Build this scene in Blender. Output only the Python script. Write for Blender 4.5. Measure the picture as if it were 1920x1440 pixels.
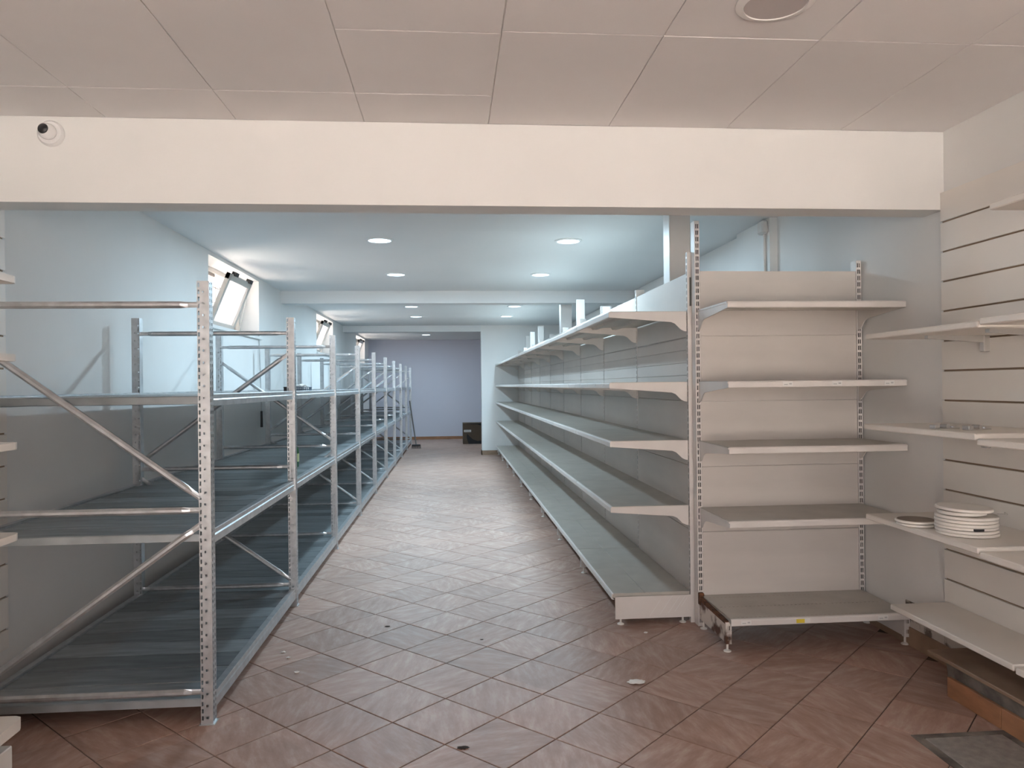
import bpy, bmesh, math, random
from mathutils import Vector, Matrix
import numpy as np
random.seed(7)
PI = math.pi
for o in list(bpy.data.objects): bpy.data.objects.remove(o)
S = bpy.context.scene
C = S.collection

# ------------------------------------------------------------------ camera
F, YAW, PIT, ROL, HC = 1424., .0825, .0016, -.0108, 1.42
cam = bpy.data.cameras.new('camera'); cam.sensor_width = 36; cam.lens = F*36/1920
cam.clip_start = .05; cam.clip_end = 200
co = bpy.data.objects.new('camera', cam); C.objects.link(co)
fw = Vector((math.sin(YAW)*math.cos(PIT), math.cos(YAW)*math.cos(PIT), math.sin(PIT)))
rt = Vector((math.cos(YAW), -math.sin(YAW), 0)); up = rt.cross(fw)
r2 = math.cos(ROL)*rt + math.sin(ROL)*up
u2 = -math.sin(ROL)*rt + math.cos(ROL)*up
m = Matrix((r2, u2, -fw)).transposed().to_4x4(); m.translation = (0, 0, HC)
co.matrix_world = m
S.camera = co

# ------------------------------------------------------------------ world, sun, exposure
W = bpy.data.worlds.new('world'); S.world = W; W.use_nodes = True
bg = W.node_tree.nodes['Background']
bg.inputs[0].default_value = (1.0, .94, .935, 1); bg.inputs[1].default_value = 3.25
sun = bpy.data.lights.new('sun_offscreen', 'SUN'); sun.energy = 54; sun.angle = .01; sun.color = (1, .94, .90)
so = bpy.data.objects.new('sun_offscreen', sun); C.objects.link(so)
so.rotation_euler = Vector((-.35, -.5, -1)).to_track_quat('-Z', 'Y').to_euler()
S.view_settings.view_transform = 'Standard'; S.view_settings.look = 'None'
S.view_settings.gamma = 1; S.view_settings.use_curve_mapping = False
S.view_settings.exposure = 0.70
S.cycles.diffuse_bounces = 7; S.cycles.max_bounces = 14
LED_POWER = 22.5
LED_COLOR = (.61, .845, 1.0)
def portal(name, loc, direction, sx, sy):
    # guides sky sampling through an opening; gives off no light of its own
    l = bpy.data.lights.new(name, 'AREA'); l.shape = 'RECTANGLE'; l.size = sx; l.size_y = sy
    l.cycles.is_portal = True
    o = bpy.data.objects.new(name, l); C.objects.link(o); o.location = loc
    o.rotation_euler = Vector(direction).to_track_quat('-Z', 'Y').to_euler()

# ------------------------------------------------------------------ materials
def mat(name, col, rough=.5, metal=0, var=.0, vscale=4, bump=0, bscale=60, col2=None, stretch=(1, 1, 1), spec=None, coord='Object', contrast=None):
    m = bpy.data.materials.new(name); m.use_nodes = True
    n = m.node_tree.nodes; L = m.node_tree.links; b = n['Principled BSDF']
    b.inputs['Roughness'].default_value = rough; b.inputs['Metallic'].default_value = metal
    if spec is not None: b.inputs['Specular IOR Level'].default_value = spec
    c = (*col, 1); b.inputs['Base Color'].default_value = c
    if var or bump or col2:
        tc = n.new('ShaderNodeTexCoord'); mp = n.new('ShaderNodeMapping'); mp.inputs['Scale'].default_value = stretch
        L.new(tc.outputs[coord], mp.inputs[0])
    if var or col2:
        nz = n.new('ShaderNodeTexNoise'); nz.inputs['Scale'].default_value = vscale; nz.inputs['Detail'].default_value = 5
        L.new(mp.outputs[0], nz.inputs['Vector'])
        rp = n.new('ShaderNodeValToRGB'); L.new(nz.outputs[0], rp.inputs[0])
        lo, hi = contrast or (.3, .7)
        rp.color_ramp.elements[0].position = lo; rp.color_ramp.elements[1].position = hi
        c2 = col2 or tuple(x*(1-var) for x in col)
        rp.color_ramp.elements[0].color = (*c2, 1); rp.color_ramp.elements[1].color = c
        L.new(rp.outputs[0], b.inputs['Base Color'])
    if bump:
        n2 = n.new('ShaderNodeTexNoise'); n2.inputs['Scale'].default_value = bscale; n2.inputs['Detail'].default_value = 4
        L.new(mp.outputs[0], n2.inputs['Vector'])
        bp = n.new('ShaderNodeBump'); bp.inputs['Strength'].default_value = bump; bp.inputs['Distance'].default_value = .01
        L.new(n2.outputs[0], bp.inputs['Height']); L.new(bp.outputs[0], b.inputs['Normal'])
    return m
M = {}
M['wall'] = mat('white_plaster', (.79, .79, .78), .75, var=.06, vscale=1.2, bump=.05, bscale=25)
M['ceil'] = mat('white_ceiling_paint', (.74, .76, .77), .8, var=.04, vscale=1)
M['back'] = mat('lavender_paint', (.64, .645, .73), .75, var=.05, vscale=.8)
M['panel'] = mat('ceiling_panel', (.80, .775, .77), .7, var=.05, vscale=2)
M['grid'] = mat('ceiling_grid', (.85, .83, .81), .5)
M['grout'] = mat('grout', (.14, .10, .08), .9, var=.3, vscale=8)
M['white'] = mat('cream_enamel', (.74, .70, .67), .42, var=.09, vscale=5)
M['apanel'] = mat('shelf_back_enamel', (.70, .65, .61), .5, var=.12, vscale=3, stretch=(.5, 1, 2))
M['deck'] = mat('shelf_deck_enamel', (.54, .51, .46), .35, var=.16, vscale=6)
M['galv'] = mat('galvanised_steel', (.60, .615, .63), .34, .75, var=.22, vscale=22)
M['plank'] = mat('galvanised_deck', (.46, .50, .52), .32, .55, var=.45, vscale=5, stretch=(.8, 5, 1), coord='Object')
def vary(m, lo, hi):
    # brightness differs from piece to piece
    n = m.node_tree.nodes; L = m.node_tree.links; b = n['Principled BSDF']
    src = b.inputs['Base Color'].links[0].from_socket
    oi = n.new('ShaderNodeObjectInfo'); mr = n.new('ShaderNodeMapRange'); h = n.new('ShaderNodeHueSaturation')
    mr.inputs['To Min'].default_value = lo; mr.inputs['To Max'].default_value = hi
    L.new(oi.outputs['Random'], mr.inputs[0]); L.new(mr.outputs[0], h.inputs['Value']); L.new(src, h.inputs['Color']); L.new(h.outputs[0], b.inputs['Base Color'])
vary(M['plank'], .62, 1.15)
vary(M['panel'], .97, 1.02)
M['rawsteel'] = mat('bare_steel', (.30, .29, .28), .5, .6)
M['slat'] = mat('slatwall_board', (.81, .775, .73), .5, var=.05, vscale=2)
M['groove'] = mat('raw_fibreboard', (.30, .215, .145), .8)
M['board'] = mat('shelf_board', (.78, .735, .68), .45, var=.05, vscale=4)
M['metal'] = mat('bracket_metal', (.58, .56, .54), .35, .7)
M['black'] = mat('black_plastic', (.02, .02, .022), .4)
M['rust'] = mat('rusty_enamel', (.68, .63, .58), .55, col2=(.10, .04, .02), vscale=9, stretch=(1, 1, 1), contrast=(.42, .52), bump=.2, bscale=40)
M['rustdark'] = mat('rust_edge', (.24, .10, .045), .85, col2=(.03, .018, .014), vscale=18)
M['pvc'] = mat('window_pvc', (.50, .48, .45), .4)
M['cable'] = mat('grey_rod', (.5, .5, .5), .4)
M['card'] = mat('brown_cardboard', (.115, .08, .055), .8, var=.15, vscale=6)
M['ink'] = mat('black_ink', (.012, .012, .014), .6)
M['paper'] = mat('white_paper', (.78, .77, .75), .8)
M['terra'] = mat('terracotta_skirting', (.42, .20, .10), .5, var=.3, vscale=9, stretch=(1, 1, 3))
M['skirt'] = mat('brown_skirting', (.36, .24, .16), .5, var=.3, vscale=8)
M['dirt'] = mat('dirty_concrete', (.30, .26, .22), .9, col2=(.06, .045, .035), vscale=7, bump=.4, bscale=30)
M['flake'] = mat('flaking_paint', (.55, .51, .46), .85, col2=(.14, .11, .09), vscale=16, contrast=(.40, .5), bump=.5, bscale=30)
M['hatch'] = mat('steel_hatch', (.42, .385, .35), .5, .3, var=.3, vscale=30, bump=.4, bscale=160)
M['green'] = mat('green_glass', (.012, .10, .03), .08, spec=.8)
M['foil'] = mat('label_foil', (.45, .50, .25), .4)
M['tray'] = mat('blue_mesh', (.12, .18, .25), .5)
M['camwhite'] = mat('camera_white', (.80, .80, .80), .35)
M['disc'] = mat('white_disc_plastic', (.78, .74, .69), .4, var=.04, vscale=20)
M['cork'] = mat('brown_disc_face', (.26, .20, .155), .6, var=.15, vscale=9)
M['yellow'] = mat('yellow_sticker', (.75, .58, .05), .5)
M['leaf'] = mat('dead_leaf', (.05, .03, .02), .9)
M['asphalt'] = mat('pavement', (.50, .45, .41), .9, var=.1)
M['wood'] = mat('handle_wood', (.20, .18, .17), .5)
M['offdiff'] = mat('unlit_diffuser', (.52, .47, .46), .35)
M['bronze'] = mat('wall_bracket', (.25, .22, .2), .5, .5)

def tile_mat():
    m = bpy.data.materials.new('stone_tile'); m.use_nodes = True
    n = m.node_tree.nodes; L = m.node_tree.links; b = n['Principled BSDF']
    g = n.new('ShaderNodeNewGeometry'); mp = n.new('ShaderNodeMapping'); mp.vector_type = 'POINT'
    L.new(g.outputs['Position'], mp.inputs[0])
    mp.inputs['Rotation'].default_value = (0, 0, PI/4); mp.inputs['Location'].default_value = (3, 3, 0)
    sc = n.new('ShaderNodeVectorMath'); sc.operation = 'SCALE'; sc.inputs['Scale'].default_value = 1.9
    fl = n.new('ShaderNodeVectorMath'); fl.operation = 'FLOOR'
    L.new(mp.outputs[0], sc.inputs[0]); L.new(sc.outputs[0], fl.inputs[0])
    wn = n.new('ShaderNodeTexWhiteNoise'); wn.noise_dimensions = '3D'; L.new(fl.outputs[0], wn.inputs['Vector'])
    oi = n.new('ShaderNodeObjectInfo')
    add = n.new('ShaderNodeMath'); add.operation = 'ADD'
    L.new(oi.outputs['Random'], add.inputs[0]); L.new(wn.outputs['Value'], add.inputs[1])
    # streaks: direction changes from tile to tile
    rot = n.new('ShaderNodeVectorRotate'); rot.rotation_type = 'Z_AXIS'
    mul = n.new('ShaderNodeMath'); mul.operation = 'MULTIPLY'; mul.inputs[1].default_value = 9.0
    L.new(oi.outputs['Random'], mul.inputs[0]); L.new(mul.outputs[0], rot.inputs['Angle'])
    L.new(g.outputs['Position'], rot.inputs['Vector'])
    st = n.new('ShaderNodeMapping'); st.inputs['Scale'].default_value = (1, 3.4, 1); L.new(rot.outputs[0], st.inputs[0])
    nz = n.new('ShaderNodeTexNoise'); nz.inputs['Scale'].default_value = 6; nz.inputs['Detail'].default_value = 9; nz.inputs['Roughness'].default_value = .68
    L.new(st.outputs[0], nz.inputs['Vector'])
    rp = n.new('ShaderNodeValToRGB'); L.new(nz.outputs[0], rp.inputs[0])
    e = rp.color_ramp.elements
    e[0].position = .22; e[0].color = (.255, .145, .108, 1)
    e[1].position = .84; e[1].color = (.50, .395, .345, 1)
    x = e.new(.5); x.color = (.355, .228, .180, 1)
    big = n.new('ShaderNodeTexNoise'); big.inputs['Scale'].default_value = .9; big.inputs['Detail'].default_value = 3
    L.new(g.outputs['Position'], big.inputs['Vector'])
    hsv = n.new('ShaderNodeHueSaturation')
    mr = n.new('ShaderNodeMapRange'); mr.inputs['From Max'].default_value = 2; mr.inputs['To Min'].default_value = .92; mr.inputs['To Max'].default_value = 1.28
    L.new(add.outputs[0], mr.inputs[0]); L.new(mr.outputs[0], hsv.inputs['Value']); L.new(rp.outputs[0], hsv.inputs['Color'])
    L.new(hsv.outputs[0], b.inputs['Base Color'])
    rr = n.new('ShaderNodeMapRange'); rr.inputs['To Min'].default_value = .44; rr.inputs['To Max'].default_value = .60
    b.inputs['Specular IOR Level'].default_value = .42
    L.new(big.outputs[0], rr.inputs[0]); L.new(rr.outputs[0], b.inputs['Roughness'])
    bp = n.new('ShaderNodeBump'); bp.inputs['Strength'].default_value = .25; bp.inputs['Distance'].default_value = .004
    L.new(nz.outputs[0], bp.inputs['Height']); L.new(bp.outputs[0], b.inputs['Normal'])
    return m
M['tile'] = tile_mat()

def emit(name, col, s):
    m = bpy.data.materials.new(name); m.use_nodes = True
    b = m.node_tree.nodes['Principled BSDF']; b.inputs['Base Color'].default_value = (.8, .8, .8, 1)
    b.inputs['Emission Color'].default_value = (*col, 1); b.inputs['Emission Strength'].default_value = s
    return m
M['led'] = emit('led_diffuser', LED_COLOR, 6)

def glass(name, tint, white=.0):
    m = bpy.data.materials.new(name); m.use_nodes = True
    n = m.node_tree.nodes; L = m.node_tree.links; out = n['Material Output']; n.remove(n['Principled BSDF'])
    t = n.new('ShaderNodeBsdfTransparent'); t.inputs[0].default_value = (*tint, 1)
    gl = n.new('ShaderNodeBsdfGlossy'); gl.inputs['Roughness'].default_value = .05
    fr = n.new('ShaderNodeFresnel'); fr.inputs['IOR'].default_value = 1.45
    mx = n.new('ShaderNodeMixShader'); L.new(fr.outputs[0], mx.inputs[0]); L.new(t.outputs[0], mx.inputs[1]); L.new(gl.outputs[0], mx.inputs[2])
    last = mx
    if white:
        tr = n.new('ShaderNodeBsdfTranslucent'); tr.inputs[0].default_value = (.9, .92, .95, 1)
        m2 = n.new('ShaderNodeMixShader'); m2.inputs[0].default_value = white
        L.new(mx.outputs[0], m2.inputs[1]); L.new(tr.outputs[0], m2.inputs[2]); last = m2
    L.new(last.outputs[0], out.inputs[0])
    return m
M['glass'] = glass('clear_glass', (.95, .96, .96))
M['frost'] = glass('frosted_glass', (.92, .95, .97), .35)

# ------------------------------------------------------------------ helpers
class MB:
    def __init__(s): s.v = []; s.f = []; s.m = []
    def add(s, vs, fs, mi=0):
        k = len(s.v); s.v += [tuple(map(float, v)) for v in vs]
        s.f += [tuple(k+i for i in f) for f in fs]; s.m += [mi]*len(fs); return s
    def box(s, x0, x1, y0, y1, z0, z1, mi=0):
        v = [(x, y, z) for x in (x0, x1) for y in (y0, y1) for z in (z0, z1)]
        return s.add(v, [(0, 1, 3, 2), (4, 6, 7, 5), (0, 4, 5, 1), (2, 3, 7, 6), (0, 2, 6, 4), (1, 5, 7, 3)], mi)
    def cbox(s, x0, x1, y0, y1, z0, z1, c=.003, mi=0):
        # box with chamfered edges
        lo = (x0, y0, z0); hi = (x1, y1, z1); vs = []; idx = {}
        for sx in (0, 1):
            for sy in (0, 1):
                for sz in (0, 1):
                    for ax in range(3):
                        p = []
                        for a, sg in enumerate((sx, sy, sz)):
                            b = hi[a] if sg else lo[a]
                            if a != ax: b += -c if sg else c
                            p.append(b)
                        idx[(sx, sy, sz, ax)] = len(vs); vs.append(p)
        fs = []
        for ax in range(3):
            o = [a for a in range(3) if a != ax]
            for sg in (0, 1):
                q = []
                for a, b in ((0, 0), (1, 0), (1, 1), (0, 1)):
                    k = [0, 0, 0]; k[ax] = sg; k[o[0]] = a; k[o[1]] = b; q.append(idx[(*k, ax)])
                fs.append(q)
        for ax in range(3):
            o = [a for a in range(3) if a != ax]
            for a in (0, 1):
                for b in (0, 1):
                    q = []
                    for t, w in ((0, o[0]), (1, o[0]), (1, o[1]), (0, o[1])):
                        k = [0, 0, 0]; k[ax] = t; k[o[0]] = a; k[o[1]] = b; q.append(idx[(*k, w)])
                    fs.append(q)
        for sx in (0, 1):
            for sy in (0, 1):
                for sz in (0, 1): fs.append([idx[(sx, sy, sz, a)] for a in range(3)])
        return s.add(vs, fs, mi)
    def prism(s, pts, axis, a, b, mi=0):
        # closed 2-D outline extruded along an axis (0,1,2); outline coords fill the other two axes in order
        def P(p, t):
            q = list(p); q.insert(axis, t); return q
        n = len(pts)
        v = [P(p, a) for p in pts]+[P(p, b) for p in pts]
        return s.add(v, [tuple(range(n))[::-1], tuple(range(n, 2*n))]+[(i, (i+1) % n, n+(i+1) % n, n+i) for i in range(n)], mi)
    def tube(s, p, q, r, n=8, r2=None, mi=0, cap=True):
        p = Vector(p); q = Vector(q); d = (q-p).normalized(); a = d.orthogonal().normalized(); b = d.cross(a)
        r2 = r if r2 is None else r2
        v = [p+r*(math.cos(t)*a+math.sin(t)*b) for t in [2*PI*i/n for i in range(n)]]+[q+r2*(math.cos(t)*a+math.sin(t)*b) for t in [2*PI*i/n for i in range(n)]]
        f = [(i, (i+1) % n, n+(i+1) % n, n+i) for i in range(n)]
        if cap: f += [tuple(range(n))[::-1], tuple(range(n, 2*n))]
        return s.add(v, f, mi)
    def lathe(s, prof, c=(0, 0, 0), n=32, mi=0):
        v = []; f = []
        for r, z in prof:
            for i in range(n):
                t = 2*PI*i/n; v.append((c[0]+r*math.cos(t), c[1]+r*math.sin(t), c[2]+z))
        for j in range(len(prof)-1):
            for i in range(n): f.append((j*n+i, j*n+(i+1) % n, (j+1)*n+(i+1) % n, (j+1)*n+i))
        f.append(tuple(range(n))[::-1]); k = (len(prof)-1)*n; f.append(tuple(range(k, k+n)))
        return s.add(v, f, mi)
    def plate(s, org, U, V, strips, h, mi=0):
        # sheet made of strips (u0,u1) or (u0,u1,pitch,hole,offset): the latter leave real holes
        org, U, V = Vector(org), Vector(U), Vector(V)
        def q(u0, u1, v0, v1): s.add([org+U*u0+V*v0, org+U*u1+V*v0, org+U*u1+V*v1, org+U*u0+V*v1], [(0, 1, 2, 3)], mi)
        for st in strips:
            if len(st) == 2: q(st[0], st[1], 0, h); continue
            u0, u1, p, hl, off = st; z = 0; k = off
            while k+hl < h:
                q(u0, u1, z, k); z = k+hl; k += p
            q(u0, u1, z, h)
        return s
    def mesh(s, name, mats, smooth=False):
        me = bpy.data.meshes.new(name); me.from_pydata(s.v, [], s.f)
        for x in (mats if isinstance(mats, (list, tuple)) else [mats]): me.materials.append(M[x])
        me.polygons.foreach_set('material_index', s.m)
        if smooth: me.polygons.foreach_set('use_smooth', [True]*len(s.f))
        bm = bmesh.new(); bm.from_mesh(me); bmesh.ops.recalc_face_normals(bm, faces=bm.faces); bm.to_mesh(me); bm.free()
        if smooth:
            try: me.set_sharp_from_angle(angle=math.radians(40))
            except Exception: pass
        me.update(); return me
    def obj(s, name, mats, parent=None, loc=(0, 0, 0), rot=(0, 0, 0), smooth=False):
        return put(name, s.mesh(name, mats, smooth), parent, loc, rot)
def put(name, me, parent=None, loc=(0, 0, 0), rot=(0, 0, 0)):
    o = bpy.data.objects.new(name, me); C.objects.link(o); o.location = loc; o.rotation_euler = rot
    if parent: o.parent = parent
    return o
def tag(o, label=None, cat=None, group=None, kind=None):
    if label: o['label'] = label
    if cat: o['category'] = cat
    if group: o['group'] = group
    if kind: o['kind'] = kind
    return o
def thing(name, label, cat, loc=(0, 0, 0), rotz=0, group=None):
    return tag(put(name, None, None, loc, (0, 0, rotz)), label, cat, group)
def proj(p):
    d = Vector(p)-Vector((0, 0, HC)); z = d.dot(fw)
    return (960+F*d.dot(r2)/z, 720-F*d.dot(u2)/z, z)

# ------------------------------------------------------------------ room dimensions (metres; aisle runs along +Y)
WL, WR = -2.13, 2.46
YF, YB = -2.4, 20.4          # shop front behind the camera, far wall
BY = 3.583                   # front beam
CZ = 2.655
PY = 15.57                   # wall stub at the end of the aisle

# ------------------------------------------------------------------ floor with tiles
T = .3134; OX, OY = -.697, 3.245
floor = MB().box(WL-.3, WR+.3, YF-.1, YB+.3, -.12, -.005).obj('floor', 'grout')
tag(floor, 'brown stone-look tile floor laid diagonally through the shop', 'floor', kind='structure')
g = T-.0042
def tile_geo(mb, cx, cy, z=0., full=True):
    h = g/2; e = .0025
    def R(x, y): return (cx+(x+y)*.70711, cy+(y-x)*.70711)
    o = [R(*p) for p in ((-h, -h), (h, -h), (h, h), (-h, h))]; i = [R(*p) for p in ((-h+e, -h+e), (h-e, -h+e), (h-e, h-e), (-h+e, h-e))]
    v = [(*p, -.006) for p in o]+[(*p, z-.0015) for p in o]+[(*p, z) for p in i]
    f = [(8, 9, 10, 11)]
    for k in range(4):
        l = (k+1) % 4; f.append((4+k, 4+l, 8+l, 8+k))
        if full: f.append((k, l, 4+l, 4+k))
    mb.add(v, f)
tm = MB(); tile_geo(tm, 0, 0); tile_me = tm.mesh('floor_tile', 'tile')
cand, rest = [], []
for i in range(-70, 70):
    for j in range(-70, 70):
        cx = OX+T*((i+.5)+(j+.5))*.70711; cy = OY+T*((j+.5)-(i+.5))*.70711
        if not (WL-.05 < cx < WR+.05 and YF < cy < YB+.05): continue
        if cy > .3:
            x, y, z = proj((cx, cy, 0))
            if -120 < x < 2040 and y < 1640 and z > 0 and not (cx < -1.15 and cy > 3.4) and not (cx > 1.6 and cy > 4.6) and cy < 15: cand.append((z, cx, cy)); continue
        rest.append((cx, cy))
cand.sort()
for z, cx, cy in cand[:298]: put('floor_tile', tile_me, floor, (cx, cy, random.uniform(-.0004, .0003)))
rest += [(c[1], c[2]) for c in cand[298:]]
tm = MB()
for cx, cy in rest: tile_geo(tm, cx, cy, random.uniform(-.0004, .0003), False)
tag(tm.obj('floor_tile_field', 'tile', floor), kind='stuff')

# ------------------------------------------------------------------ ceilings and beams
ceil = MB().box(WL-.35, WR+.35, YF-.25, YB+.35, CZ+.012, CZ+.3).box(WL, WR, BY+.17, YB, CZ, CZ+.013).obj('ceiling', 'ceil')
tag(ceil, 'white ceiling, panelled over the front room and smooth plaster behind', 'ceiling', kind='structure')
gridbed = MB().box(WL, WR, YF, BY, CZ+.006, CZ+.012).obj('ceiling_grid', 'grid', ceil)
xs = [WL, -1.54, -.963, -.382, .196, .773, 1.348, 1.925, WR]
for k in range(len(xs)-1):
    if xs[k] < -.39: ys = [BY, 3.23, 2.30, 1.15, 0, -1.15, YF]
    elif xs[k] < .19: ys = [BY, 3.23, 2.655, 1.72, .57, -.58, YF]
    else: ys = [BY, 2.64, 1.72, .57, -.58, YF]
    for a, b in zip(ys[:-1], ys[1:]):
        gx = .0016
        MB().cbox(xs[k]+gx, xs[k+1]-gx, b+.003, a-.003, CZ-random.uniform(0, .0012), CZ+.006, .0015).obj('ceiling_panel', 'panel', ceil)
tag(MB().box(WL, WR, BY, BY+.165, 2.268, CZ).obj('trim_1', 'wall'), 'wide white boxed beam spanning the whole opening', 'beam', kind='structure')
tag(MB().box(WL, WR, 9.9, 10.12, 2.495, CZ).obj('trim_2', 'ceil'), 'low white ceiling beam crossing the aisle halfway down', 'beam', kind='structure')
tag(MB().box(WL, .66, PY, PY+.3, 2.53, CZ).obj('trim_3', 'ceil'), 'white lintel over the far end of the aisle', 'beam', kind='structure')

# ------------------------------------------------------------------ walls
WINS = [(6.97, 8.77), (12.5, 14.25), (17.75, 19.55)]; WZ0, WZ1 = 1.99, 2.62; TH = .27
wl = MB()
wl.box(WL-TH, WL, YF, YB, 0, WZ0).box(WL-TH, WL, YF, YB, WZ1, CZ+.1)
yy = YF
for a, b in WINS+[(YB, YB)]:
    wl.box(WL-TH, WL, yy, a, WZ0, WZ1); yy = b
tag(wl.obj('wall_left', 'wall'), 'long white plastered wall with high tilting windows', 'wall', kind='structure')
wr = MB().box(WR, WR+.25, YF, YB, 0, CZ+.1).box(WR-.06, WR, 5.5, 6.15, 0, CZ)
tag(wr.obj('wall_right', 'wall'), 'white wall with a shallow pilaster behind the shelving', 'wall', kind='structure')
tag(MB().box(WL-TH, WR+.25, YB, YB+.25, 0, CZ+.1).obj('wall_back', 'back'), 'pale lavender end wall', 'wall', kind='structure')
ws = MB().box(.66, WR, PY, PY+.3, 0, CZ)
tag(ws.obj('wall_stub', 'wall'), 'white wall return at the far end of the aisle shelving', 'wall', kind='structure')
# shop front behind the camera
fr = MB().box(WL-TH, -1.95, YF-.2, YF, 0, CZ+.1).box(2.3, WR+.25, YF-.2, YF, 0, CZ+.1).box(-1.95, 2.3, YF-.2, YF, 2.5, CZ+.1).box(-1.95, 2.3, YF-.2, YF, 0, .08)
tag(fr.obj('wall_front', 'wall'), 'street wall around the large shop window', 'wall', kind='structure')
sw = put('window_4', None, None, (0, YF-.1, 0)); tag(sw, 'wide glazed shop front with slim white frames', 'window', kind='structure')
f = MB()
for x in (-1.93, -.55, .85, 2.24): f.box(x, x+.05, -.03, .03, .08, 2.5)
f.box(-1.93, 2.29, -.03, .03, .08, .14).box(-1.93, 2.29, -.03, .03, 2.44, 2.5)
f.obj('window_frame', 'pvc', sw)
for a, b in ((-1.88, -.55), (-.5, .85), (.9, 2.24)): MB().box(a, b, -.004, .004, .14, 2.44).obj('window_pane', 'glass', sw)
portal('shop_front_portal_offscreen', (.17, YF-.02, 1.29), (0, 1, 0), 4.2, 2.4)
tag(MB().box(-25, 25, -25, YF-.2, -.3, -.06).box(-25, WL-TH, YF-.2, 40, -.3, -.06).obj('pavement', 'asphalt'), 'sunlit street paving outside the shop', 'pavement', kind='structure')

# skirtings
tag(MB().box(WL, 1.2, YB-.015, YB, 0, .075).obj('baseboard_back', 'terra'), 'orange-brown skirting along the lavender wall', 'baseboard', kind='structure')
tag(MB().box(.645, .66, PY-.012, PY+.3, 0, .09).box(.645, 1.0, PY-.012, PY, 0, .09).obj('baseboard_end', 'skirt'), 'brown skirting around the wall return', 'baseboard', kind='structure')
bb = MB().box(WR-.014, WR, 3.33, 4.5, 0, .10)
bb.obj('baseboard_right', 'skirt'); tag(bpy.data.objects['baseboard_right'], 'brown skirting behind the end shelving bay', 'baseboard', kind='structure')
tag(MB().box(WR-.008, WR, 3.32, 3.93, .10, .235).obj('wall_patch', 'flake'), 'strip of flaking stained plaster above the brown skirting', 'wall', kind='structure')

# ------------------------------------------------------------------ tilting windows in the left wall
def window(idx, y0, y1):
    X0 = WL-.235
    w = put('window_%d' % idx, None, None, (X0, y0, WZ0)); L = y1-y0; H = WZ1-WZ0
    tag(w, ['high tilt window standing open above the second rack bay', 'tilt window standing open above the middle of the racking', 'tilt window standing open nearest the lavender wall'][idx-1], 'window', kind='structure')
    f = MB()
    for a, b in ((0, .05), (L-.05, L)): f.box(-.03, .03, a, b, 0, H)
    f.box(-.03, .03, 0, L, 0, .045).box(-.03, .03, 0, L, H-.045, H)
    f.box(-.025, .025, .60, .645, .04, H-.04).box(-.025, .025, L-.34, L-.30, .04, H-.04)
    f.obj('window_frame', 'pvc', w)
    MB().box(-.003, .003, .05, .60, .045, H-.045).obj('pane', 'glass', w)
    MB().box(-.003, .003, L-.30, L-.05, .045, H-.045).obj('pane', 'glass', w)
    s = put('sash', None, w, (.02, .65, .045), (0, math.radians(22), 0))
    a, b, h = 0, L-.34-.655, H-.07
    sm = MB()
    for p, q in ((a, a+.06), (b-.06, b)): sm.cbox(-.02, .025, p, q, 0, h, .004)
    sm.cbox(-.02, .025, a, b, 0, .065, .004).cbox(-.02, .025, a, b, h-.065, h, .004)
    bpy.data.objects.remove(s)
    s = sm.obj('sash', 'pvc', w, (.02, .65, .045), (0, math.radians(22), 0))
    MB().box(-.004, .004, .06, b-.06, .065, h-.065).obj('pane', 'frost', s)
    for yk in (b*.12, b*.78): MB().cbox(.0, .05, yk, yk+.09, h-.012, h+.03, .004).obj('hinge_closer', 'black', s)
    MB().cbox(-.02, .01, .62, .95, H-.075, H-.045, .004).obj('closer_rail', 'bronze', w)
    MB().tube((.20, .65+b, .045+h*.72), (.03, L-.06, .06), .004, 6).obj('stay_cable', 'cable', w)
    gr = MB()
    for z in (.16, .32, .48): gr.tube((-.06, .05, z), (-.06, L-.05, z), .006, 6)
    for k in range(1, 12): gr.tube((-.06, L*k/12, 0), (-.06, L*k/12, H), .005, 6)
    gr.obj('grille', 'bronze', w)
    MB().cbox(.0, .265, -.02, L+.05, -.028, .006, .004).obj('window_sill', 'wall', w)
    portal('window_portal', (WL-TH-.02, (y0+y1)/2, (WZ0+WZ1)/2), (1, 0, 0), H, L)
for k, (a, b) in enumerate(WINS): window(k+1, a, b)

# crank rod under the first window
rod = thing('window_crank_rod', 'thin grey crank rod with black grip hanging below the window', 'rod', (WL+.03, 8.72, .9))
MB().tube((0, 0, .25), (-.02, 0, 1.12), .006, 8).obj('rod', 'cable', rod)
MB().tube((0, 0, .08), (0, 0, .26), .014, 10, .012).obj('grip', 'black', rod)

# ------------------------------------------------------------------ columns and pilaster hardware
tag(MB().cbox(1.53, 1.68, 5.15, 5.30, 0, CZ, .004).obj('trim_4', 'white'), 'slim white square column behind the aisle shelving near the tall upright', 'column', kind='structure')
tag(MB().cbox(1.51, 1.66, 10.15, 10.30, 0, CZ, .004).obj('trim_5', 'white'), 'white square column under the middle ceiling beam', 'column', kind='structure')
sr = thing('alarm_box', 'small white alarm box with conduit on the pilaster', 'alarm', (WR-.06, 5.565, 2.0))
MB().cbox(-.05, 0, -.05, .05, .54, .64, .012).obj('housing', 'white', sr)
MB().tube((-.012, 0, -1.9), (-.012, 0, .54), .010, 8).obj('conduit', 'white', sr)

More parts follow.
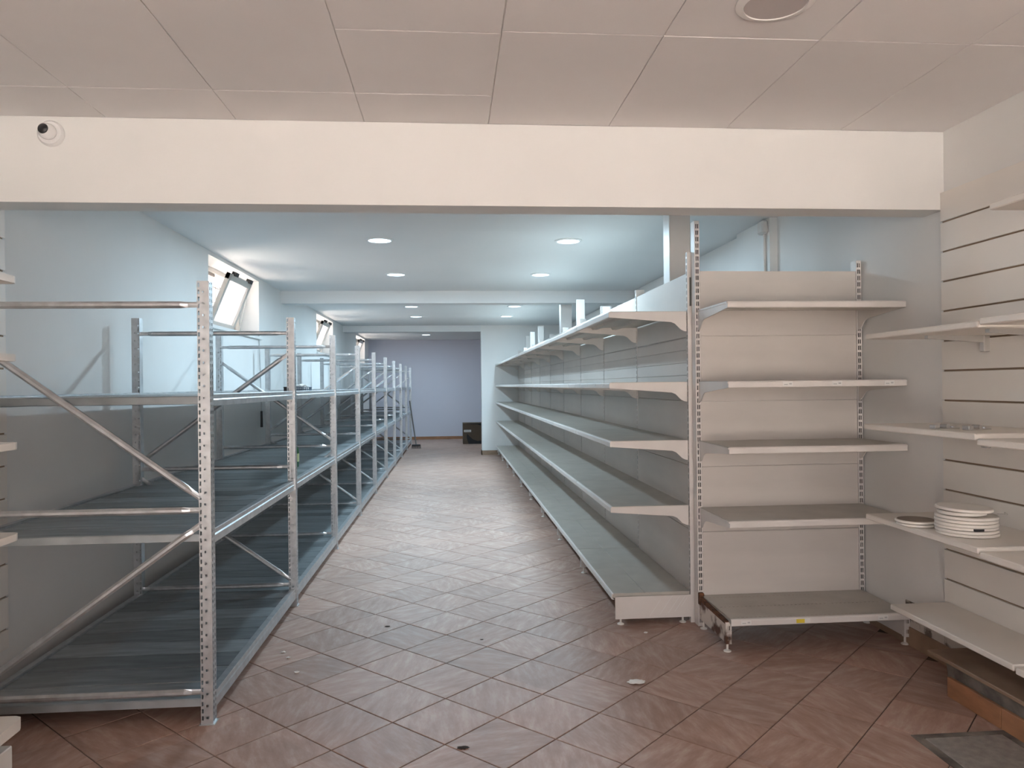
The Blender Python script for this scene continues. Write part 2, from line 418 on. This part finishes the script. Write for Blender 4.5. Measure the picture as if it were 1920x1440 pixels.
# ------------------------------------------------------------------ downlights
def downlight(x, y, on, label, group):
    d = thing('downlight', label, 'downlight', (x, y, CZ), 0, group)
    r = .118 if on else .125
    MB().lathe([(r-.026, .004), (r, .003), (r+.001, -.004), (r-.008, -.010), (r-.024, -.011), (r-.026, .004)], n=40).obj('trim_ring', 'grid' if not on else 'ceil', d, smooth=True)
    MB().lathe([(.001, -.009), (r-.026, -.008), (r-.025, .002), (.001, .002)], n=40).obj('diffuser', 'led' if on else 'offdiff', d, smooth=True)
    if on:
        l = bpy.data.lights.new('led', 'AREA'); l.shape = 'DISK'; l.size = .17; l.energy = LED_POWER; l.color = LED_COLOR
        put('led', l, d, (0, 0, -.014))
for y in (6.45, 8.42, 11.8, 13.5):
    for x, nm in ((-.57, 'left-hand racking'), (1.03, 'white aisle shelving')):
        w = {6.45: 'first', 8.42: 'second', 11.8: 'third', 13.5: 'fourth'}[y]
        downlight(x, y, True, 'lit round ceiling downlight, %s of the row nearer the %s' % (w, nm.replace('left-hand racking', 'metal racking')), 'lit round downlights over the aisle')
downlight(-.54, 18.3, True, 'lit round downlight before the lavender wall, past the lintel', 'lit round downlights over the aisle')
downlight(1.07, 2.385, False, 'unlit round downlight in the panelled ceiling, on the slatwall side', 'unlit round downlights in the panelled ceiling')
downlight(-.72, 2.23, False, 'unlit round downlight in the panelled ceiling, on the metal rack side', 'unlit round downlights in the panelled ceiling')

# ------------------------------------------------------------------ dome camera on the beam
cc = thing('security_camera', 'small white turret security camera with black lens on the beam', 'camera', (-1.775, BY, 2.575))
MB().lathe([(.001, 0), (.058, 0), (.058, .012), (.050, .022), (.001, .022)], n=32).obj('mount_plate', 'camwhite', cc, rot=(PI/2, 0, 0), smooth=True)
ball = MB()
pr = [(.036*math.sin(PI*k/12)+.0005, .036*math.cos(PI*k/12)) for k in range(13)]
b_ = ball.lathe(pr, n=24).obj('eyeball', 'camwhite', cc, (0, -.040, 0), smooth=True)
dirv = Vector((-.12, -1, .10)).normalized()
q = dirv.to_track_quat('Z', 'Y').to_euler()
MB().lathe([(.001, -.004), (.0235, -.004), (.0225, .003), (.016, .0085), (.008, .0105), (.001, .011)], n=24).obj('lens', 'black', cc, tuple(Vector((0, -.040, 0))+dirv*.029), q, smooth=True)

# ------------------------------------------------------------------ metal racking
BAY = 1.725; NB = 9; RD = .97; RH = 1.875
rack = thing('storage_rack', 'long run of galvanised steel racking with three plank decks along the left wall', 'rack', (-1.033, 3.303, 0), -.0049)
rack['label'] = 'long galvanised steel racking with three plank decks along the windowed wall'
pm = MB(); w = .05
side = [(0, .004), (.004, .011, .03, .018, .02), (.011, .022), (.022, .032, .05, .010, .025), (.032, .05)]
face = [(0, .009), (.009, .017, .025, .013, .012), (.017, .033), (.033, .041, .025, .013, .012), (.041, .05)]
pm.plate((-.025, 0, 0), (1, 0, 0), (0, 0, 1), side, RH).plate((-.025, w, 0), (1, 0, 0), (0, 0, 1), side, RH)
pm.plate((.025, 0, 0), (0, 1, 0), (0, 0, 1), face, RH).plate((-.025, 0, 0), (0, 1, 0), (0, 0, 1), [(0, .05)], RH)
pm.box(-.024, .024, .001, .049, .0, .003).box(-.032, .032, -.006, .056, 0, .004)
post_me = pm.mesh('post', 'galv')
def brace_mesh(p, q):
    p, q = Vector(p), Vector(q); L = (q-p).length; mb = MB()
    d = (q-p)/L; y = Vector((0, 1, 0)); n = d.cross(y)
    secs = [(0, .012, .003), (.045, .012, .003), (.075, .0145, .013), (L-.075, .0145, .013), (L-.045, .012, .003), (L, .012, .003)]
    vs = []; c = .35
    for t, a, b in secs:
        o = p+d*t
        for u, v_ in ((-1, -c), (-1, c), (-c, 1), (c, 1), (1, c), (1, -c), (c, -1), (-c, -1)): vs.append(o+n*(a*u)+y*(b*v_))
    k = 8; fs = []
    for i in range(len(secs)-1):
        for j in range(k): fs.append((i*k+j, i*k+(j+1) % k, (i+1)*k+(j+1) % k, (i+1)*k+j))
    fs += [tuple(range(k))[::-1], tuple(range(len(vs)-k, len(vs)))]
    return mb.add(vs, fs).mesh('brace', 'galv')
a, b = -RD+.02, -.02
ZT, ZM, ZB = 1.775, .905, .125
br = {'h1': brace_mesh((a, 0, ZT), (b, 0, ZT)), 'h2': brace_mesh((a, 0, ZM), (b, 0, ZM)), 'h3': brace_mesh((a, 0, ZB+.012), (b, 0, ZB+.012)),
      'd1': brace_mesh((a, 0, 1.64), (b, 0, .955)), 'd2': brace_mesh((a, 0, .17), (b, 0, .845)),
      'e1': brace_mesh((b, 0, 1.64), (a, 0, .955)), 'e2': brace_mesh((b, 0, .17), (a, 0, .845))}
flip = [0, 1, 0, 1, 1, 1, 1, 1, 0, 1]
for i in range(NB+1):
    y = i*BAY
    put('post', post_me, rack, (0, y, 0)); put('post', post_me, rack, (-RD, y+w, 0), (0, 0, PI))
    for k in ('h1', 'h2', 'h3', 'e1' if flip[i] else 'd1', 'e2' if flip[i] else 'd2'): put('brace', br[k], rack, (0, y+.012 if i == 0 else y+w/2, 0))
LV = [(1.394, .05), (.811, .055), (.109, .058)]
bl = BAY-w
bp = [(-.022, 0), (-.018, .004), (.012, .004), (.014, 0), (.014, -.018), (.018, -.024), (.018, -1), (-.010, -1), (-.010, -.012), (-.022, -.012)]
beam_me = {}
for z, h in LV:
    pts = [(x, (-h if t == -1 else t)) for x, t in bp]
    bm_ = MB().prism(pts, 1, w, BAY)
    bm_.box(-.010, .020, w-.002, w+.004, -h-.02, .02)
    beam_me[z] = bm_.mesh('beam', 'galv')
npk = 9; pw = BAY/npk
pk = MB()
pk.prism([(0.0015, -.004), (.005, 0), (pw-.005, 0), (pw-.0015, -.004), (pw-.0015, -.034), (pw-.012, -.036), (pw-.012, -.033), (pw-.005, -.03), (pw-.005, -.008), (.005, -.008), (.005, -.03), (.012, -.033), (.012, -.036), (.0015, -.034)], 0, -RD-.01, -.023)
plank_me = pk.mesh('deck_plank', 'plank')
for i in range(NB):
    for z, h in LV:
        put('beam', beam_me[z], rack, (0, i*BAY, z)); put('beam', beam_me[z], rack, (-RD, i*BAY+w+BAY, z), (0, 0, PI))
        for k in range(npk):
            y0 = i*BAY+w/2+k*pw
            put('deck_plank', plank_me, rack, (0, y0, z-.006+random.uniform(-.0008, .0008)))

# ------------------------------------------------------------------ gondola shelving
SH = [1.85, 1.43, 1.083, .695]; ZBASE = .182
def shelf_mesh(L, D, m, groove=None, holes=False):
    mb = MB()
    pts = [(0, 0)]
    if groove: pts += [(groove, 0), (groove+.001, -.004), (groove+.004, -.004), (groove+.005, 0)]
    pts += [(D-.012, 0), (D-.012, -.006), (0, -.006)]
    if holes:
        h = (.0237, .012, .02)
        mb.plate((0, 0, 0), (0, 1, 0), (1, 0, 0), [(0, .06), (.06, .0635, *h), (.0635, .245), (.245, .2485, *h), (.2485, D-.034), (D-.034, D-.0305, *h), (D-.0305, D-.0118)], L)
    else: mb.prism(pts, 0, 0, L)
    pts = [(D-.0118, 0), (D-.010, 0), (D-.003, -.003), (D, -.010), (D, -.033), (D-.003, -.036), (D-.014, -.036), (D-.014, -.032), (D-.006, -.031), (D-.006, -.010), (D-.0118, -.006)]
    mb.prism(pts, 0, 0, L, 1)
    mb.box(0, .003, 0, D-.008, -.026, -.004).box(L-.003, L, 0, D-.008, -.026, -.004)
    for y in (D*.30, D*.62):     # stiffening channels below
        mb.prism([(y, -.005), (y+.012, -.022), (y+.045, -.022), (y+.057, -.005)], 0, .02, L-.02)
    return mb.mesh('shelf', [m, 'white'])
def bracket_mesh(D, m):
    # tapering side bracket with a hooked heel
    p = [(0, -.002), (D-.004, -.004), (D-.002, -.030), (D-.012, -.036), (D*.20, -.064), (D*.15, -.074), (D*.11, -.092), (D*.075, -.108), (D*.03, -.118), (0, -.120)]
    mb = MB(); mb.prism(p, 0, 0, .006)
    mb.prism([(.0, -.002), (D-.004, -.004), (D-.003, -.012), (0, -.012)], 0, -.003, .010)
    return mb.mesh('bracket', m)
def panel_mesh(L, h, m, ribs):
    mb = MB(); z = 0; e = .0015
    if ribs:
        n = 5; p = h/n; pts = [(-.008, 0), (-.008, -.003), (-.018, -.003), (-.018, h)]; out = []
        for k in range(n):
            z0 = k*p+.0025; z1 = (k+1)*p-.0025
            out += [(-.006, z0-.0012), (0, z0), (0, z1), (-.006, z1+.0012)]
        mb.prism(out+pts[::-1], 0, 0, L)
    else:
        mb.prism([(-.018, -.003), (-.008, -.003), (-.008, 0), (-.001, 0), (0, .001), (0, h-.001), (-.001, h), (-.018, h)], 0, 0, L)
    return mb.mesh('back_panel', m)
def upright_mesh(h, m, slot=False):
    mb = MB(); s = [(0, .007), (.007, .0125, .0378, .025, .02), (.0125, .0175), (.0175, .023, .0378, .025, .02), (.023, .03)]
    mb.plate((-.015, .004, 0), (1, 0, 0), (0, 0, 1), s, h)
    for x in (-.015, .015):
        st = [(0, .012), (.012, .036, 9, .17, 1.88), (.036, .064)] if slot and x < 0 else [(0, .064)]
        mb.plate((x, .004, 0), (0, -1, 0), (0, 0, 1), st, h)
    mb.plate((-.015, -.06, 0), (1, 0, 0), (0, 0, 1), [(0, .03)], h)
    # unpainted inner walls of the tube
    mb.plate((.0142, .0015, .002), (0, -1, 0), (0, 0, 1), [(0, .06)], h-.004, 1)
    if not slot: mb.plate((-.0142, .0015, .002), (0, -1, 0), (0, 0, 1), [(0, .06)], h-.004, 1)
    mb.plate((-.014, -.0592, .002), (1, 0, 0), (0, 0, 1), [(0, .028)], h-.004, 1)
    mb.add([(-.015, .004, h), (.015, .004, h), (.015, -.06, h), (-.015, -.06, h)], [(0, 1, 2, 3)])
    return mb.mesh('upright', [m, 'rawsteel'])
def leg_mesh(D, m):
    mb = MB(); y1 = D-.022
    mb.cbox(-.010, .010, .006, y1-.02, .045, .158, .002)
    s = [(0, .008), (.008, .014, .055, .022, .018), (.014, .018), (.018, .024, .055, .022, .018), (.024, .032)]
    mb.plate((-.016, y1, .045), (1, 0, 0), (0, 0, 1), s, .115)
    for x in (-.016, .016): mb.plate((x, y1, .045), (0, -1, 0), (0, 0, 1), [(0, .024)], .115)
    return mb.mesh('base_leg', m)
def foot_mesh():
    return MB().lathe([(.020, 0), (.020, .005), (.010, .010), (.006, .012), (.006, .05), (.001, .05)], n=12).mesh('levelling_foot', 'disc')
FOOT = foot_mesh()
D = .47
def gondola(root, n, L, zs, up_h, deck, enamel, panelm, ribs, legmats=None, groove=None, perforated=False):
    Ls = L-.008
    sm = shelf_mesh(Ls, D, deck); lm_ = None
    bsm = shelf_mesh(Ls, D, deck, groove, perforated)
    brm = bracket_mesh(D, enamel); ph = .382; pmesh = panel_mesh(L-.034, ph-.0035, panelm, ribs)
    plain = panel_mesh(L-.034, ph-.0035, panelm, False); lmesh = leg_mesh(D, enamel); ups = {}
    for i in range(n+1):
        h = up_h(i)
        if h not in ups: ups[h] = upright_mesh(h, enamel, h == 2.20)
        put('upright', ups[h], root, (i*L, 0, 0))
        if legmats and i in legmats: lg = put('base_leg', leg_mesh(D, legmats[i]), root, (i*L, 0, 0))
        else: lg = put('base_leg', lmesh, root, (i*L, 0, 0))
        put('levelling_foot', FOOT, lg, (0, D-.045, 0)); put('levelling_foot', FOOT, lg, (0, .05, 0))
    shelves = {}
    for i in range(n):
        for k in range(5): put('back_panel', pmesh if k == 3 else plain, root, (i*L+.017, 0, .17+k*ph))
        for k, z in enumerate(zs):
            s = put('shelf', sm, root, (i*L+.004, .006, z)); shelves[(i, k)] = s
            put('bracket', brm, s, (-.001, 0, 0)); put('bracket', brm, s, (Ls-.005, 0, 0))
        shelves[(i, 9)] = put('base_shelf', bsm, root, (i*L+.004, .006, ZBASE))
    return shelves
# A: along the aisle, facing the racking
LA = 1.235; NA = 9
ga = thing('gondola_shelving', 'long run of cream gondola shelving with five levels along the aisle', 'shelving', (1.42, 4.425, 0), PI/2)
sa = gondola(ga, NA, LA, SH, lambda i: 2.20 if i == 0 else 2.13, 'deck', 'white', 'apanel', True, groove=.27)
# flat end cover plates at the near end
MB().box(-.017, -.0155, .0, D-.01, .035, .166).obj('end_plate', 'white', ga)
for k, (y, z, l) in enumerate(((.10, .07, .09), (.14, .06, .10), (.19, .055, .11), (.25, .05, .09), (.06, .10, .05))):
    MB().prism([(y, z), (y+.004, z), (y+.004-l*.7, z+l), (y-l*.7, z+l)], 0, -.0174, -.0169).obj('scuff_mark', 'paper', ga)
tagm = MB().box(0, .055, 0, .0012, -.030, -.006, 0).box(.006, .020, .0012, .0016, -.022, -.014, 1).box(.028, .048, .0012, .0016, -.024, -.019, 1).mesh('price_tag', ['paper', 'cable'])
for (i, k, x) in ((0, 1, .15), (0, 1, .42), (0, 1, .70), (0, 1, 1.0), (0, 0, 1.12), (1, 1, .3), (0, 9, .12), (0, 9, .30), (1, 9, .9), (0, 2, 1.1), (1, 3, .9), (2, 2, .3)):
    put('price_tag', tagm, sa[(i, k)], (x, D, 0))
# B: single bay facing the shop front
LB = .985
gb = thing('gondola_bay', 'single cream gondola bay with rusty base, price tags and one tall slotted upright', 'shelving', (2.437, 4.34, 0), PI)
sb = gondola(gb, 1, LB, SH, lambda i: 2.14 if i == 0 else 2.37, 'deck', 'white', 'apanel', False, legmats={1: 'rust'}, perforated=True)
MB().prism([(.01, .158), (D-.03, .150), (D-.03, .166), (.01, .178)], 0, LB-.003, LB+.017).obj('rusted_edge', 'rustdark', gb)
MB().cbox(LB-.012, LB+.018, .006, .035, .13, .20, .004).obj('rusted_corner', 'rustdark', gb)
for x in (.07, .36, .63): put('price_tag', tagm, sb[(0, 1)], (x, D, 0))
for x in (.12, .87): put('price_tag', tagm, sb[(0, 9)], (x, D, 0))
MB().box(0, .03, 0, .0012, -.030, -.006, 0).box(.03, .075, 0, .0014, -.030, -.010, 1).obj('price_tag', ['paper', 'yellow'], sb[(0, 9)], (.55, D, 0))
# rear uprights and boards standing in the space behind the aisle shelving
for (x, y, h, wd, lab) in ((1.53, 9.0, 2.44, .10, 'tall white board beside the middle column behind the aisle shelving'),
                      (1.53, 7.55, 2.21, .11, 'short white board rising just above the aisle shelving'),
                      (1.53, 12.95, 2.43, .10, 'tall white board upright behind the far half of the aisle shelving'),
                      (1.53, 14.2, 2.42, .09, 'white board upright close to the far end of the shelving'),
                      (1.53, 15.05, 2.40, .09, 'grey-white board against the wall return behind the shelving')):
    t = thing('upright_board', lab, 'board', (x, y, 0), 0, 'boards standing behind the aisle shelving')
    MB().cbox(0, wd, 0, .03, .0, h, .003).obj('board', 'white', t)
    MB().cbox(-.01, wd+.01, -.03, .06, 0, .02, .003).obj('base_plate', 'white', t)

# ------------------------------------------------------------------ slatwall panels and their shelves
def slatwall(label, x, sgn, y0, y1, zlo, ztop, p, n):
    # grooves n, pitch p; sgn = direction into the room
    r = thing('slatwall_panel', label, 'slatwall', (x, (y0+y1)/2, zlo))
    t = .018; L = (y1-y0)/2
    MB().box(min(0, sgn*.006), max(0, sgn*.006), -L, L, 0, ztop-zlo).obj('backing', 'groove', r)
    zs = [0]+[ztop-zlo-p*(k+1) for k in range(n)][::-1]+[ztop-zlo]
    for a, b in zip(zs[:-1], zs[1:]):
        xa, xb = sorted((sgn*.004, sgn*t))
        lo = a+(.0045 if a > 0 else 0); hi = b-(.0045 if b < ztop-zlo-.001 else 0)
        MB().cbox(xa, xb, -L, L, lo, hi, .0012).obj('slat', 'slat', r)
    return r
slatwall('cream slatwall panel behind the shelf with the round plates', WR-.001, -1, 2.39, 3.585, .313, 2.351, .147, 13)
slatwall('cream slatwall panel beyond the board joints on the plate shelf wall', WR-.001, -1, 1.18, 2.385, .313, 2.351, .147, 13)
slatwall('cream slatwall panel behind the first metal rack post', WL+.001, 1, 2.62, 3.82, .19, 2.3, .155, 13)
def bracket(parent, y, x0, x1, sgn, z, m='metal'):
    mb = MB(); xa, xb = x0, x1
    mb.prism([(xa, z), (xb, z), (xb, z-.014), (xa, z-.034)], 1, y-.012, y+.012)
    w0, w1 = sorted((xa, xa+sgn*.03)); mb.cbox(w0, w1, y-.016, y+.016, z-.075, z, .003)
    return mb.obj('bracket', m, parent)
def wshelf(label, y0, y1, z, depth, brk=True, cat='shelf'):
    s = thing('wall_shelf', label, cat, (WR-.018, y0, z), 0, 'boards on the slatwall')
    L = y1-y0
    MB().cbox(-depth, 0, 0, L, -.026, 0, .004).obj('board', 'board', s)
    if brk:
        bracket(s, L-.30, -.001, -depth*.72, -1, -.026); bracket(s, .10, -.001, -depth*.72, -1, -.026)
    return s
E1 = 3.56; J = 2.765
wshelf('wall shelf at eye level above the shelf of metal fittings', J+.004, E1, 1.650, .41)
wshelf('wall shelf holding two small metal fittings', J+.004, E1, 1.213, .425)
wshelf('wall shelf carrying the round white plates', J+.004, E1, .774, .42)
wshelf('lowest wall shelf above the dirty plinth', J-.02, E1, .328, .30)
wshelf('wall shelf continuing the eye-level board past its joint', J-1.0, J-.004, 1.658, .41)
wshelf('wall shelf continuing the metal fittings board past its joint', J-1.0, J-.004, 1.195, .425)
wshelf('wall shelf continuing the plate shelf past its joint', J-1.0, J-.004, .760, .42)
wshelf('lowest wall shelf continuing over the plinth past its joint', J-1.0, J-.03, .322, .30)
wshelf('topmost wall shelf high on the slatwall', 1.70, 2.70, 2.085, .41)

# ledge and skirting under the lowest shelf
lg = thing('plinth', 'dirty concrete plinth with a terracotta skirting under the slatwall', 'plinth', (2.24, 3.25, 0))
rng = random.Random(3); top = []
mb = MB()
mb.prism([(0, 0), (WR-2.242, 0), (WR-2.242, .155), (.0, .150), (-.004, .14), (.004, .09)], 1, -2.0, .03)
mb.obj('concrete_ledge', 'dirt', lg)
MB().cbox(-.035, WR-2.242, -2.0, .12, .152, .17, .004).obj('ledge_slab', 'skirt', lg)
for k in range(6): MB().cbox(-.022, -.004, -.335*(k+1), -.335*k-.003, 0, .088, .002).obj('skirting_tile', 'terra', lg)
# floor hatch
ht = thing('floor_hatch', 'grey steel floor hatch set in a frame beside the plinth', 'hatch', (1.86, 2.87, 0))
fr_ = MB().box(-.035, 0, -.9, 0, 0, .004).box(-.035, .36, 0, .03, 0, .004).box(.33, .36, -.9, 0, 0, .004)
fr_.obj('hatch_frame', 'dirt', ht)
MB().cbox(.004, .326, -.9, -.004, .0, .0045, .001).obj('hatch_plate', 'hatch', ht)

# ------------------------------------------------------------------ wall shelving at the other side (only tips in view)
gl = thing('wall_gondola', 'cream wall shelving whose shelf ends stand before the metal rack', 'shelving', (WL, 2.75, 0))
for z in (1.811, 1.544, 1.243, .932):
    s = MB(); pts = [(.02, -1.2), (.655, -1.2), (.655, -.03), (.648, -.010), (.630, 0), (.02, 0)]
    s.prism(pts, 2, z-.024, z).obj('shelf', 'board', gl)
MB().prism([(.02, -1.2), (.66, -1.2), (.66, -.03), (.652, -.010), (.632, 0), (.02, 0)], 2, .262, .30).obj('base_shelf', 'board', gl)
MB().cbox(.02, .625, -1.2, -.012, 0, .205, .003).obj('plinth_box', 'board', gl)
MB().box(.018, .03, -1.2, 0, 0, 2.2).obj('back_panel', 'board', gl)
for y in (-.012, -1.2): MB().box(.0, .045, y, y+.012, 0, 2.2).obj('upright', 'white', gl)

# ------------------------------------------------------------------ small things
# round plates
PZ = .774
def plate(x, y, z, label, group=None, r=.118, h=.0135, tilt=(0, 0, 0), top='disc', notch=False):
    t = thing('round_plate', label, 'plate', (x, y, z), 0, group)
    t.rotation_euler = (*tilt[:2], tilt[2])
    MB().lathe([(.001, 0), (r-.006, 0), (r, .003), (r, h-.003), (r-.004, h), (r-.012, h-.001), (.001, h-.002)], n=40).obj('rim', 'disc', t, smooth=True)
    if top != 'disc': MB().lathe([(.001, h-.003), (r-.008, h-.003), (r-.009, h+.0006), (.001, h+.0006)], n=40).obj('face', top, t, smooth=True)
    if notch: MB().cbox(-.045, -.005, -r-.001, -r+.02, .002, h-.002, .001).obj('dark_notch', 'black', t)  # dark block set into the rim, standing in for a slot mark
    return t
px, py = 2.165, 3.035
ords = ['lowest', 'second lowest', 'third lowest', 'fourth lowest', 'fifth lowest', 'sixth lowest', 'seventh lowest']
for k in range(6):
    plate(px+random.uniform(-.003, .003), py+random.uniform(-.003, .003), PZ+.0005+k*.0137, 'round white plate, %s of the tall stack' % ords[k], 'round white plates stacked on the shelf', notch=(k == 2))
plate(px-.012, py+.01, PZ+.083, 'smaller white plate lying dark side out near the top of the stack', 'round white plates stacked on the shelf', r=.092, h=.016, top='cork', tilt=(.0, .0, 0))
plate(px-.012, py-.005, PZ+.103, 'tilted white plate crowning the tall stack', 'round white plates stacked on the shelf', r=.108, tilt=(.02, .03, 0))
plate(2.085, 3.245, PZ+.0005, 'lower white plate of the pair beside the tall stack', 'pair of round plates', r=.085, h=.012)
plate(2.082, 3.25, PZ+.0135, 'brown-faced round plate lying on another beside the tall stack', 'pair of round plates', r=.086, h=.012, top='cork')
cl = thing('spring_clip', 'thin metal clip sticking out of the plate stack', 'clip', (px+.10, py-.05, PZ+.083))
MB().tube((0, 0, .004), (.03, -.02, .006), .003, 6).tube((.03, -.02, .006), (.012, -.03, .016), .003, 6).obj('wire', 'metal', cl)
# metal fittings
for x, y, lab in ((2.12, 3.10, 'flat grey metal fitting lying on the wall shelf'), (2.20, 3.01, 'folded grey metal fitting with a knuckle on the wall shelf')):
    t = thing('metal_fitting', lab, 'fitting', (x, y, 1.213), random.uniform(-.3, .3), 'metal fittings on the wall shelf')
    MB().cbox(-.06, .06, -.018, .018, 0, .006, .002).cbox(-.06, -.035, -.018, .018, .005, .018, .002).obj('plate', 'metal', t)
    MB().tube((0, -.02, .012), (0, .02, .012), .009, 12).obj('knuckle', 'metal', t)
    MB().lathe([(.008, 0), (.008, .004), (.001, .004)], (.035, 0, .006), 10).obj('screw', 'galv', t)
# green bottle on the middle deck
bt = thing('green_bottle', 'small green glass bottle standing on the middle rack deck', 'bottle', (-1.20, 6.02, .806))
MB().lathe([(.001, 0), (.028, 0), (.031, .006), (.031, .12), (.026, .145), (.014, .165), (.0125, .215), (.0145, .218), (.0145, .228), (.001, .228)], n=24).obj('body', 'green', bt, smooth=True)
MB().lathe([(.0315, .04), (.0318, .042), (.0318, .10), (.0315, .102)], n=24).obj('paper_label', 'foil', bt, smooth=True)
MB().lathe([(.0155, .226), (.0155, .236), (.001, .237)], n=16).obj('cap', 'black', bt)
# wire tray with crumpled tissue and a dark box beside it
tr = thing('wire_tray', 'small blue wire tray on the top rack deck', 'tray', (-1.135, 5.95, 1.388))
w_ = MB()
for z in (.003, .018, .034):
    for a, b in (((-.07, -.05), (.07, -.05)), ((.07, -.05), (.07, .05)), ((.07, .05), (-.07, .05)), ((-.07, .05), (-.07, -.05))): w_.tube((*a, z), (*b, z), .0022, 6)
for k in range(11):
    x = -.07+.014*k
    for y in (-.05, .05): w_.tube((x, y, .003), (x, y, .034), .0018, 5)
    w_.tube((x, -.05, .003), (x, .05, .003), .0018, 5)
for k in range(7):
    y = -.05+.0166*k
    for x in (-.07, .07): w_.tube((x, y, .003), (x, y, .034), .0018, 5)
w_.obj('wire_frame', 'tray', tr)
def crumple(name, r, squash, seed, m, parent=None, loc=(0, 0, 0), jag=.35):
    bm = bmesh.new(); bmesh.ops.create_icosphere(bm, subdivisions=3, radius=r); R = random.Random(seed)
    from mathutils import noise
    for v in bm.verts:
        k = 1+jag*noise.noise(v.co*(2.2/r)+Vector((seed, 0, 0)))+.5*jag*noise.noise(v.co*(5/r)+Vector((0, seed, 0)))
        v.co = Vector((v.co.x*k*1.35, v.co.y*k*.75, v.co.z*k*squash))
    zm = min(v.co.z for v in bm.verts)
    for v in bm.verts: v.co.z -= zm
    me = bpy.data.meshes.new(name); bm.to_mesh(me); bm.free(); me.materials.append(M[m]); return put(name, me, parent, loc)
tag(crumple('crumpled_tissue', .036, .75, 4, 'paper', None, (-1.135, 5.95, 1.393)), 'crumpled white tissue lying in the wire tray', 'tissue')
db = thing('dark_case', 'small black case beside the wire tray on the top deck', 'case', (-1.235, 5.95, 1.3895))
MB().cbox(-.025, .022, -.03, .03, 0, .036, .004).obj('case_body', 'black', db)
MB().cbox(-.027, .024, -.032, .032, .028, .037, .003).obj('lid', 'black', db)

# broom leaning on the rack end
bx, by = -.765, 17.45
bh = thing('broom', 'dark broom leaning against the far end of the metal rack', 'broom', (bx, by, 0))
top = Vector((-.155, .35, 1.08))
MB().tube((0, 0, .08), top, .015, 10).obj('handle', 'wood', bh)
MB().cbox(-.10, .10, -.03, .03, .055, .095, .01).obj('brush_block', 'black', bh)
brs = MB()
for i in range(14):
    for j in range(4): brs.tube((-.095+.0146*i, -.024+.016*j, .056), (-.105+.0162*i, -.032+.021*j, 0), .005, 5, .003)
brs.obj('bristles', 'black', bh)

# cardboard box
cb = thing('cardboard_box', 'brown cardboard box with a black printed swoosh beside the wall return', 'box', (.58, 18.75, 0))
MB().cbox(-.26, .26, -.22, .22, 0, .505, .004).obj('carton', 'card', cb)
MB().box(-.262, -.002, -.222, .222, .503, .508).box(.002, .262, -.222, .222, .503, .508).obj('flap', 'card', cb)
MB().box(-.235, -.06, -.2225, -.2205, .29, .345).obj('label', 'paper', cb)
MB().box(-.215, -.08, -.2232, -.2226, .305, .318).box(-.215, -.10, -.2232, -.2226, .325, .334).obj('label_print', 'cable', cb)
arc = [(.26, .0), (-.20, .0)]+[(-.20+.30*(1-math.cos(t)), .02+.17*math.cos(t)) for t in [PI/2*k/10 for k in range(11)]]
ar = MB().prism([(-.12, .002), (.24, .002), (.24, .09), (.10, .07), (-.02, .11), (-.10, .19), (-.16, .25), (-.17, .17), (-.15, .08)], 1, -.2232, -.2222)
ar.prism([(-.20, .498), (.24, .498), (.24, .38), (.19, .44), (.10, .475), (-.05, .485)], 1, -.2232, -.2222)
ar.obj('printed_swoosh', 'ink', cb)

# litter on the floor
tag(crumple('paper_scrap', .030, .22, 9, 'paper', None, (.87, 3.545, 0)), 'torn scrap of white paper on the tiles before the end bay', 'paper')
def flake(x, y, r, seed, m, label, cat):
    o = crumple({'leaf': 'dead_leaf', 'crumb': 'plaster_crumb'}[cat], r, .15 if cat == 'leaf' else .5, seed, m, None, (x, y, 0), .6); tag(o, label, cat, 'litter on the tiles')
flake(.04, 2.985, .016, 1, 'leaf', 'dark dry leaf fragment on the tiles, largest on the aisle floor', 'leaf')
flake(-.38, 4.54, .011, 2, 'leaf', 'dark dry leaf fragment in the aisle between racking and shelving', 'leaf')
flake(.166, 4.247, .006, 3, 'leaf', 'tiny dark leaf crumb in the aisle', 'leaf')
for k, (x, y) in enumerate(((-.90, 4.16), (-.856, 4.07), (-.771, 3.857), (1.10, 4.25))):
    flake(x, y, .008, 20+k, 'paper', ['tiny pale plaster crumb nearest the rack beam', 'tiny pale plaster crumb between two others by the rack', 'tiny pale plaster crumb furthest out from the rack', 'tiny pale plaster crumb under the aisle shelving end'][k], 'crumb')
